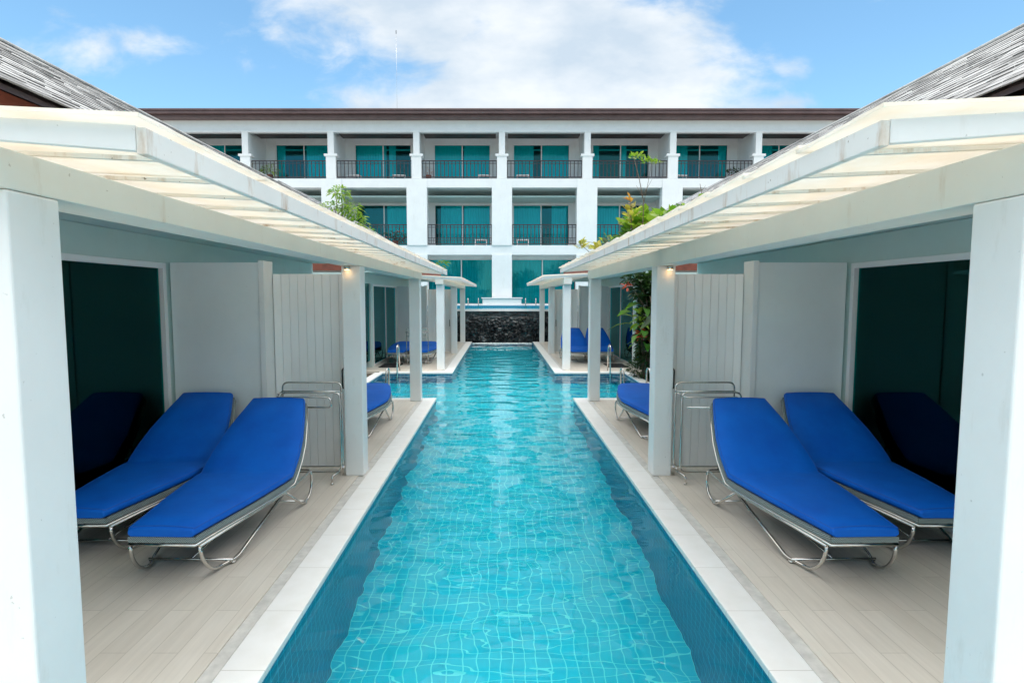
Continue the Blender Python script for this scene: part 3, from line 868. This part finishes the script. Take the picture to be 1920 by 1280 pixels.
# bays sit so that a pillar stands at x = 0
edges = [(i - 5) * BW + .0 for i in range(11)]
cents = [(edges[i] + edges[i + 1]) / 2 for i in range(10)]
for x in edges:
    a = MB(); a.box(x - .17, x + .17, HY, HY + .34, 9.82, 10.984)
    a.box(x - .36, x + .36, HY - .08, HY + .40, 9.70, 9.818); a.box(x - .27, x + .27, HY - .04, HY + .36, 8.502, 9.70)
    a.build('column', 'facade_plaster', hotel)
    MB().box(x - .12, x + .12, HY + .342, HB, 8.502, 11.40).build('partition', 'facade_plaster', hotel)
    MB().box(x - .555, x + .555, HY - .06, HY + .5, 4.882, 8.018).build('pillar', 'facade_plaster', hotel)
    MB().box(x - .555, x + .555, HY - .06, HY + .5, 1.602, 4.358).build('pillar', 'facade_plaster', hotel)
    MB().box(x - .2, x + .2, HY + .502, HB, 4.882, 8.018).build('partition', 'facade_plaster', hotel)
pillars_band = MB()
for x in edges: pillars_band.box(x - .555, x + .555, HY - .06, HY - .001, 8.02, 8.49)
pillars_band.build('pillar_face', 'facade_plaster', hotel)
def door_on(parent, xc, wd, z0, z1, y, curtain, mull=True):
    f = MB(); q = .05
    f.box(xc - wd / 2, xc - wd / 2 + q, y - .02, y + .06, z0, z1); f.box(xc + wd / 2 - q, xc + wd / 2, y - .02, y + .06, z0, z1)
    f.box(xc - wd / 2 + q, xc + wd / 2 - q, y - .02, y + .06, z1 - q, z1); f.box(xc - wd / 2 + q, xc + wd / 2 - q, y - .02, y + .06, z0, z0 + q)
    f.box(xc - .03, xc + .03, y - .015, y + .05, z0 + q, z1 - q)
    d = f.build('balcony_door', 'white_plastic', parent)
    for k, (a, b_) in enumerate(((xc - wd / 2 + q, xc - .03), (xc + .03, xc + wd / 2 - q))):
        MB().box(a, b_, y + .01, y + .018, z0 + q, z1 - q).build('pane', 'teal_glass', d)
    for (a, b_) in curtain:          # pleated curtain widths as fractions of the opening
        xa = xc - wd / 2 + q + a * (wd - 2 * q); xb = xc - wd / 2 + q + b_ * (wd - 2 * q)
        n_ = max(4, int((xb - xa) / .05)); c_ = MB()
        for i in range(n_ + 1):
            xx = xa + (xb - xa) * i / n_; yy = y + .17 + .03 * math.sin(i * 2.1) + .01 * math.sin(i * .7)
            c_.v += [Vector((xx, yy, z0 + .03)), Vector((xx, yy, z1 - .02))]
        for i in range(n_): c_.f.append([2 * i, 2 * i + 2, 2 * i + 3, 2 * i + 1]); c_.sm.append(True)
        c_.build('curtain', 'curtain_cloth', d, fix=False)
    return d
def back_wall(z0, z1, dz1, wd, y):
    a = MB(); xs = [lo_]
    for c_ in cents: xs += [c_ - wd / 2, c_ + wd / 2]
    xs.append(hi_)
    for i in range(0, len(xs), 2): a.box(xs[i], xs[i + 1], y, y + .15, z0, dz1)
    a.box(lo_, hi_, y, y + .15, dz1, z1)
    return a
back_wall(8.502, 11.40, 11.0, 3.36, HB).build('wall', 'facade_plaster', hotel)
back_wall(4.882, 8.018, 7.50, 3.36, HB).build('wall', 'facade_plaster', hotel)
back_wall(1.602, 4.358, 4.22, 4.1, HY + 1.3).build('wall', 'facade_plaster', hotel)
MB().box(lo_, hi_, HY + .36, HY + 9, 11.42, 11.55).build('top_ceiling', 'facade_plaster', hotel)
a = MB()
for c_ in cents: a.box(c_ - 2.0, c_ + 2.0, HY + .4, HY + 1.35, 11.0, 11.35)
a.build('ceiling_beam', 'dark_brown', hotel)
a = MB()
for c_ in cents: a.box(c_ - 1.9, c_ + 1.9, HY + .52, HB - .01, 7.60, 7.66)
a.build('soffit', 'soffit_paint', hotel)
a = MB()
for c_ in cents: a.box(c_ - BW / 2 + .2, c_ + BW / 2 - .2, HY + .85, HY + 1.2, 7.2, 7.598)
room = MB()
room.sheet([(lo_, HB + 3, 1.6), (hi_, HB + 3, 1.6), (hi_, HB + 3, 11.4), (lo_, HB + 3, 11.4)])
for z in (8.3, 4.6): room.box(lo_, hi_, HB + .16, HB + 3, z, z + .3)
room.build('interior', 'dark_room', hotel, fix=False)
cur3 = {0: [(0, .4)], 1: [(0, .5)], 2: [(0, .14), (.53, 1)], 3: [(.0, .55), (.6, .72)], 4: [(.0, .50), (.53, 1.0)], 5: [(0, .36), (.52, 1.0)], 6: [(0, .12), (.5, .62)], 7: [(0, .30), (.86, 1)], 8: [(0, .4)], 9: [(0, .3)]}
cur2 = {3: [(.55, 1.0)], 4: [(.1, .5), (.53, 1.0)], 5: [(0, .5), (.70, 1)], 6: [(.0, .5)], 2: [(0, .2)], 7: [(0, .5)]}
for i, c_ in enumerate(cents):
    if abs(c_) < 17: door_on(hotel, c_, 3.35, 8.503, 10.998, HB + .03, cur3.get(i, []))
    if abs(c_) < 12: door_on(hotel, c_, 3.35, 4.883, 7.498, HB + .03, cur2.get(i, []))
    if abs(c_) < 8: door_on(hotel, c_, 4.08, 1.603, 4.215, HY + 1.33, [(.03, .49), (.51, .97)] if i in (4, 5) else [(0, .4)])
def railing(xa, xb, y, z0, z1, parent, ornate):
    a = MB(); a.box(xa, xb, y - .03, y + .03, z1 - .045, z1); a.box(xa, xb, y - .02, y + .02, z0 + .06, z0 + .10)
    if not ornate: a.box(xa, xb, y - .02, y + .02, z0 + .0, z0 + .03)
    a.box(xa, xb, y - .015, y + .015, z1 - .17, z1 - .145)
    n_ = int((xb - xa) / .2)
    for i in range(n_ + 1):
        x = xa + .015 + (xb - xa - .03) * i / n_; t_ = .022 if i % 6 == 0 else .017
        a.box(x - t_, x + t_, y - .012, y + .012, z0 + .10, z1 - .045)
    if ornate:
        a.box(xa, xb, y - .015, y + .015, z0 + .38, z0 + .405); a.box(xa, xb, y - .015, y + .015, z0 + .25, z0 + .27)
        for i in range(n_):
            x = xa + .015 + (xb - xa - .03) * (i + .5) / n_; a.box(x - .01, x + .01, y - .01, y + .01, z0 + .10, z0 + .38)
    return a.build('balcony_railing', 'rail_brown', parent)
for i, c_ in enumerate(cents):
    if abs(c_) < 17: railing(edges[i] + .275, edges[i + 1] - .275, HY + .14, 8.53, 9.50, hotel, False)
    if abs(c_) < 12: railing(edges[i] + .56, edges[i + 1] - .56, HY + .14, 4.90, 6.04, hotel, True)

# balcony furniture, small in the picture
def balcony_table(x, y, z, rz, label):
    r0 = empty('balcony_table', (x, y, z), label, 'table', 'low white tables on the hotel balconies', rz)
    def bx(nm, *b_): MB().box(b_[0] + x, b_[1] + x, b_[2] + y, b_[3] + y, b_[4] + z, b_[5] + z).build(nm, 'white_plastic', r0, bevel=.01)
    bx('table_top', -.36, .36, -.25, .25, .36, .41); bx('shelf', -.33, .33, -.22, .22, .14, .17)
    for sx in (-1, 1):
        for sy in (-1, 1): bx('leg', sx * .32 - .025, sx * .32 + .025, sy * .21 - .025, sy * .21 + .025, 0, .36)
balcony_table(-5.85, 33.2, 8.502, R(8), 'low white table behind the top balcony rail two bays left of centre')
balcony_table(-8.4, 33.2, 8.502, R(-8), 'low white table on the top balcony above the small tree')
balcony_table(-1.0, 33.2, 8.502, R(4), 'low white table behind the top balcony rail just left of the centre column')
balcony_table(1.2, 33.2, 8.502, R(-5), 'low white table behind the top balcony rail just right of the centre column')
balcony_table(10.1, 33.2, 8.502, R(10), 'low white table on the top balcony above the right canopy plants')
balcony_table(-1.2, 33.1, 4.882, R(2), 'low white table on the middle balcony just left of the central pillar')
balcony_table(1.2, 33.1, 4.882, R(-2), 'low white table on the middle balcony just right of the central pillar')

# roof mast
ms = empty('antenna_mast', (-6.4, 36, 12.1), 'thin grey antenna mast rising from the hotel roof into the cloud', 'mast')
a = MB().tube([(-6.4, 36, 12.1), (-6.4, 36, 15.2), (-6.4, 36, 17.9)], .009, 6, r2=.005); a.build('pole', 'steel', ms)
a = MB().tube([(-6.4, 36, 17.9), (-6.4, 36, 18.1)], .02, 6); a.build('tip', 'black_rubber', ms)

# ------------------------------------------------------------------ plants
def clump(mb, c, rad, n_, L, W, droop=.35, up=.3, seg=3, minz=None):
    for k in range(n_):
        a = Vector((rnd.gauss(0, 1), rnd.gauss(0, 1), rnd.gauss(0, 1))); a.normalize(); a *= rnd.random() ** .45
        p_ = Vector(c) + Vector((a.x * rad[0], a.y * rad[1], a.z * rad[2]))
        d = Vector((a.x, a.y, a.z * .6 + up)) + Vector((rnd.uniform(-.5, .5), rnd.uniform(-.5, .5), rnd.uniform(-.3, .3)))
        if minz is not None:
            p_.z = max(p_.z, minz); d.z = abs(d.z) + .25; droop = .15
        leaf(mb, p_, d, L * rnd.uniform(.6, 1.25), W * rnd.uniform(.7, 1.2), droop, seg=seg)

# slim tree in the left gap
tr_ = empty('small_tree', (-3.95, 14.3, -.03), 'small light green tree rising behind the left canopy in front of the hotel', 'tree')
a = MB().tube([(-3.95, 14.3, -.03), (-3.9, 14.3, 1.5), (-4.0, 14.25, 3.0), (-3.98, 14.3, 4.3)], .05, 8, r2=.015)
for c_ in ((-3.7, 14.3, 4.0), (-4.2, 14.3, 4.35), (-3.6, 14.2, 3.7), (-4.1, 14.1, 4.6)): a.tube([(-3.99, 14.28, 3.2), tuple((Vector((-3.99, 14.28, 3.3)) + Vector(c_)) / 2 + Vector((0, 0, .08))), c_], .016, 6, r2=.006)
a.build('trunk', 'bark', tr_)
fl = MB()
for c_, rr, n_ in (((-4.05, 14.3, 4.62), (.24, .24, .13), 120), ((-4.15, 14.2, 4.25), (.30, .25, .10), 90), ((-3.78, 14.3, 4.22), (.24, .24, .16), 120), ((-3.62, 14.25, 3.9), (.25, .25, .17), 140), ((-3.42, 14.3, 3.66), (.18, .2, .16), 90), ((-3.9, 14.2, 3.75), (.2, .2, .12), 60)):
    clump(fl, c_, rr, n_, .15, .045, .5, .25)
fl.build('crown', 'leaf_bright', tr_, fix=False)

# plants on the right canopy roof
def roofplant(loc, label, spec, stems=()):
    loc = (loc[0], loc[1], loc[2] + .055)
    r0 = empty('canopy_plant', loc, label, 'plant', 'plants growing over the right canopy')
    sm_ = MB()
    for pts, r1 in stems: sm_.tube([tuple(Vector(loc) + Vector(q)) for q in pts], r1, 5, r2=r1 * .5)
    if not stems: sm_.tube([loc, tuple(Vector(loc) + Vector((0, 0, .2)))], .006, 5, r2=.003)
    sm_.build('stem', 'bark', r0)
    for (nm, mt_, cl) in spec:
        f_ = MB()
        for (c_, rr, n_, L, W) in cl: clump(f_, tuple(Vector(loc) + Vector(c_)), rr, n_, L, W, minz=loc[2] + .035)
        f_.build(nm, mt_, r0, fix=False)
roofplant((1.42, 6.35, 2.57), 'bushy green and yellow plant at the middle of the right canopy edge',
    [('foliage', 'leaf_bright', [((0, 0, .18), (.19, .22, .16), 150, .12, .075), ((.22, -.3, .2), (.15, .2, .1), 60, .11, .07)]),
     ('foliage', 'leaf_mid', [((0, 0, .08), (.18, .2, .09), 60, .13, .085)]),
     ('foliage', 'leaf_yellow', [((.05, 0, .15), (.24, .25, .14), 36, .10, .065)])],
    [(((0, 0, 0), (.03, 0, .25)), .006), (((-.05, .05, 0), (-.09, .05, .3)), .005), (((.1, -.1, 0), (.2, -.2, .25)), .005)])
roofplant((1.36, 7.0, 2.57), 'dense dark and light green creeper just left of the canopy bush',
    [('foliage', 'leaf_mid', [((0, 0, .05), (.14, .3, .05), 40, .10, .06)]), ('foliage', 'leaf_bright', [((.03, -.1, .09), (.12, .25, .05), 26, .09, .055)])],
    [(((0, 0, 0), (.03, 0, .2)), .006)])
roofplant((1.50, 5.45, 2.57), 'leafy green plant just right of the thin sapling on the canopy',
    [('foliage', 'leaf_mid', [((0, 0, .09), (.12, .22, .08), 70, .10, .065)]), ('foliage', 'leaf_bright', [((0, 0, .14), (.13, .2, .09), 60, .10, .06)])],
    [(((0, 0, 0), (.02, 0, .2)), .006)])
roofplant((1.33, 6.1, 2.58), 'orange tipped upright shoot at the left side of the canopy bush',
    [('foliage', 'leaf_orange', [((-.04, .1, .44), (.03, .04, .05), 7, .08, .045)]), ('foliage', 'leaf_yellow', [((-.02, .1, .30), (.06, .05, .09), 22, .10, .055)])],
    [(((0, .1, 0), (-.03, .1, .3), (-.04, .1, .48)), .006)])
roofplant((1.33, 5.8, 2.58), 'tall thin sapling with a flat leafy top above the canopy bush',
    [('foliage', 'leaf_bright', [((-.08, 0, .80), (.07, .1, .022), 50, .045, .024), ((.05, 0, .76), (.09, .1, .025), 56, .045, .024), ((.12, 0, .74), (.05, .06, .02), 22, .045, .022)])],
    [(((0, 0, 0), (.01, 0, .35), (-.04, 0, .58), (-.1, 0, .80)), .0055), (((.01, 0, .35), (.05, 0, .55), (.08, 0, .75)), .003), (((0, 0, .42), (.09, 0, .58)), .0025), (((0, 0, .4), (-.07, 0, .52)), .0025)])
roofplant((1.55, 4.85, 2.59), 'round leaved green plant beside a bare twig on the right canopy',
    [('foliage', 'leaf_bright', [((0, 0, .13), (.10, .16, .07), 34, .085, .07), ((-.05, .2, .1), (.08, .1, .06), 20, .09, .06)]), ('foliage', 'leaf_mid', [((-.04, .1, .1), (.1, .12, .06), 18, .08, .06)]), ('foliage', 'leaf_yellow', [((.1, -.1, .08), (.1, .1, .05), 14, .07, .04)])],
    [(((0, 0, 0), (0, 0, .15)), .004), (((.06, 0, 0), (.05, 0, .2), (.02, 0, .34)), .0045), (((.03, 0, .27), (.07, 0, .33)), .002)])
roofplant((1.62, 4.4, 2.60), 'single small upright green shoot farthest right on the canopy',
    [('foliage', 'leaf_mid', [((0, 0, .06), (.02, .03, .03), 9, .11, .04)])])
roofplant((1.30, 7.6, 2.57), 'low yellow and dark green creeper at the lower left of the canopy bush',
    [('foliage', 'leaf_yellow', [((-.08, 0, .06), (.12, .16, .05), 26, .11, .06)]), ('foliage', 'leaf_dark', [((.08, -.15, .10), (.16, .2, .07), 34, .11, .06)]), ('foliage', 'leaf_bright', [((.1, .1, .16), (.12, .12, .06), 18, .09, .05)])],
    [(((0, 0, .03), (-.1, .1, .13), (-.26, .2, .17)), .005)])
roofplant((1.05, 8.2, 2.63), 'drooping yellow leaved shoot sticking out left beyond the canopy edge',
    [('foliage', 'leaf_yellow', [((0, 0, .08), (.06, .08, .05), 14, .13, .06)])], [(((.15, -.1, -.05), (0, 0, .1), (-.2, .1, .12)), .005)])
r0 = empty('canopy_plant', (-1.25, 10.9, 2.6), 'tiny green sprout at the far end of the left canopy', 'plant')
f_ = MB(); clump(f_, (-1.2, 10.9, 2.68), (.1, .1, .05), 22, .1, .04); f_.build('foliage', 'leaf_mid', r0, fix=False)

# tropical plants in the right gap
def bigplant(name, loc, label, cat, n_, L, W, mt_, H, spread=.35, droop=.5):
    r0 = empty(name, loc, label, cat, 'tropical plants beside the right side channel')
    st2 = MB(); f_ = MB()
    for k in range(n_):
        a = rnd.uniform(0, 2 * math.pi); h = H * rnd.uniform(.35, 1.0); rr = spread * rnd.uniform(.2, 1)
        top = Vector(loc) + Vector((math.cos(a) * rr, math.sin(a) * rr, h))
        st2.tube([loc, tuple((Vector(loc) + top) / 2 + Vector((0, 0, h * .12))), tuple(top)], .014, 6, r2=.006)
        leaf(f_, top, (math.cos(a), math.sin(a), .25), L * rnd.uniform(.7, 1.2), W * rnd.uniform(.8, 1.2), droop)
    st2.build('stem', 'bark', r0); f_.build('foliage', mt_, r0, fix=False)
    return r0
bigplant('banana_plant', (3.52, 14.3, -.03), 'broad leaved green tropical plant hanging over the right side channel', 'plant', 22, .62, .19, 'leaf_mid', 1.9, .45)
bigplant('banana_plant', (3.75, 13.6, -.03), 'dark broad leaved plant beside the right post, nearest the camera in the gap', 'plant', 24, .6, .19, 'leaf_dark', 2.1, .35)
r0 = empty('shrub', (3.55, 14.5, -.03), 'low dark shrub on the ground at the corner of the right side channel', 'shrub')
f_ = MB(); clump(f_, (3.5, 14.6, .22), (.3, .4, .28), 420, .14, .04); f_.build('foliage', 'leaf_dark', r0, fix=False)
MB().tube([(3.55, 14.5, -.03), (3.6, 14.6, .2)], .02, 6).build('stem', 'bark', r0)
r0 = empty('flowering_plant', (3.7, 14.1, -.03), 'red flowering heliconia among the dark leaves by the right post', 'plant')
a = MB(); a.tube([(3.7, 14.1, -.03), (3.6, 14.1, 1.0), (3.42, 14.1, 1.30)], .015, 6, r2=.008); a.tube([(3.7, 14.1, -.03), (3.6, 14.1, 1.6), (3.2, 14.0, 2.15)], .015, 6, r2=.006); a.build('stem', 'bark', r0)
f_ = MB(); clump(f_, (3.40, 14.05, 1.12), (.12, .1, .14), 34, .16, .05); f_.build('flower_head', 'petal_red', r0, fix=False)
f_ = MB(); clump(f_, (3.0, 14.0, 2.3), (.09, .1, .05), 16, .13, .05); f_.build('flower_head', 'petal_red', r0, fix=False)
f_ = MB(); clump(f_, (3.35, 14.1, 1.5), (.18, .1, .2), 18, .36, .11); f_.build('foliage', 'leaf_bright', r0, fix=False)
r0 = empty('vine', (3.85, 14.3, -.03), 'dark vine mass hanging under the canopy beside the right middle post', 'vine')
a = MB(); a.tube([(3.85, 14.3, -.03), (3.6, 14.2, 1.2), (3.55, 14.2, 1.9), (3.3, 14.1, 2.5)], .03, 7, r2=.012); a.build('stem', 'bark', r0)
f_ = MB(); clump(f_, (3.62, 14.3, 2.3), (.45, .4, .40), 800, .17, .08); clump(f_, (3.74, 14.4, 1.2), (.38, .4, 1.2), 2300, .17, .08); clump(f_, (3.2, 14.2, 2.5), (.28, .2, .14), 160, .14, .07); f_.build('foliage', 'leaf_dark', r0, fix=False)

def shrub(name, loc, rr, n_, label, cat, mt_, group=None, L=.2, W=.08, trunk=True):
    r0 = empty(name, loc, label, cat, group)
    a = MB().tube([loc, tuple(Vector(loc) + Vector((.05, 0, rr[2] * .9))), tuple(Vector(loc) + Vector((0, .05, rr[2] * 1.5)))], .06, 7, r2=.02)
    a.build('trunk', 'bark', r0)
    f_ = MB()
    for k in range(7):
        c_ = Vector(loc) + Vector((rnd.uniform(-.5, .5) * rr[0], rnd.uniform(-.5, .5) * rr[1], rr[2] * rnd.uniform(.5, 1.5)))
        clump(f_, tuple(c_), (rr[0] * .6, rr[1] * .6, rr[2] * .5), n_ // 7, L, W, seg=2)
    f_.build('crown', mt_, r0, fix=False)
for s in (-1, 1):
    shrub('shrub', (s * 5.2, 13.4, -.03), (1.1, 1.7, 1.35), 2600, 'dense dark shrub filling the gap between the %s villas' % SIDE[s], 'shrub', 'leaf_dark', 'shrubs between the villas', .24, .10)

# balcony plants
def potplant(x, y, z, label, mt_, n_=60, rr=(.35, .25, .3), L=.35, W=.05, extra=None):
    r0 = empty('potted_plant', (x, y, z), label, 'potted plant', 'plants on the hotel balconies')
    a = MB().tube([(x, y, z), (x, y, z + .3)], .13, 10, r2=.17); a.build('pot', 'redbrown_wood', r0)
    f_ = MB(); clump(f_, (x, y, z + .55), rr, n_, L, W, .6); f_.build('foliage', mt_, r0, fix=False)
    if extra:
        f_ = MB(); clump(f_, (x, y, z + .6), rr, 16, .12, .1); f_.build('petals', extra, r0, fix=False)
potplant(-12.9, 32.45, 8.502, 'green spiky palm in the leftmost visible top balcony', 'leaf_bright', 90, (.4, .2, .2), .45, .05)
potplant(-5.95, 32.45, 4.882, 'dark plant with red flowers on the middle balcony behind the left canopy', 'leaf_dark', 120, (.6, .2, .35), .25, .08, 'petal_red')
potplant(-4.1, 32.6, 8.502, 'small dry brown plant in the corner of the top balcony left of centre', 'leaf_orange', 26, (.15, .1, .2), .2, .03)
potplant(12.9, 32.5, 8.502, 'dark little plant at the right end of a top balcony', 'leaf_dark', 60, (.35, .2, .12), .2, .08)

# trees behind the viewer, mirrored in the hotel glass
for k, (x, y, h) in enumerate(((-11, -16, 3.3), (-5.2, -19, 4.4), (3.4, -20, 3.2), (8.5, -17, 3.9), (15, -20, 4.6))):
    names = ['leftmost', 'tall left', 'low middle', 'rounded right', 'rightmost tall']
    shrub('tree', (x, y, -.22), (2.6, 2.6, h), 2400, '%s dark tree mirrored in the ground floor hotel glass' % names[k], 'tree', 'leaf_mid', 'trees mirrored in the hotel glass', .55, .28)
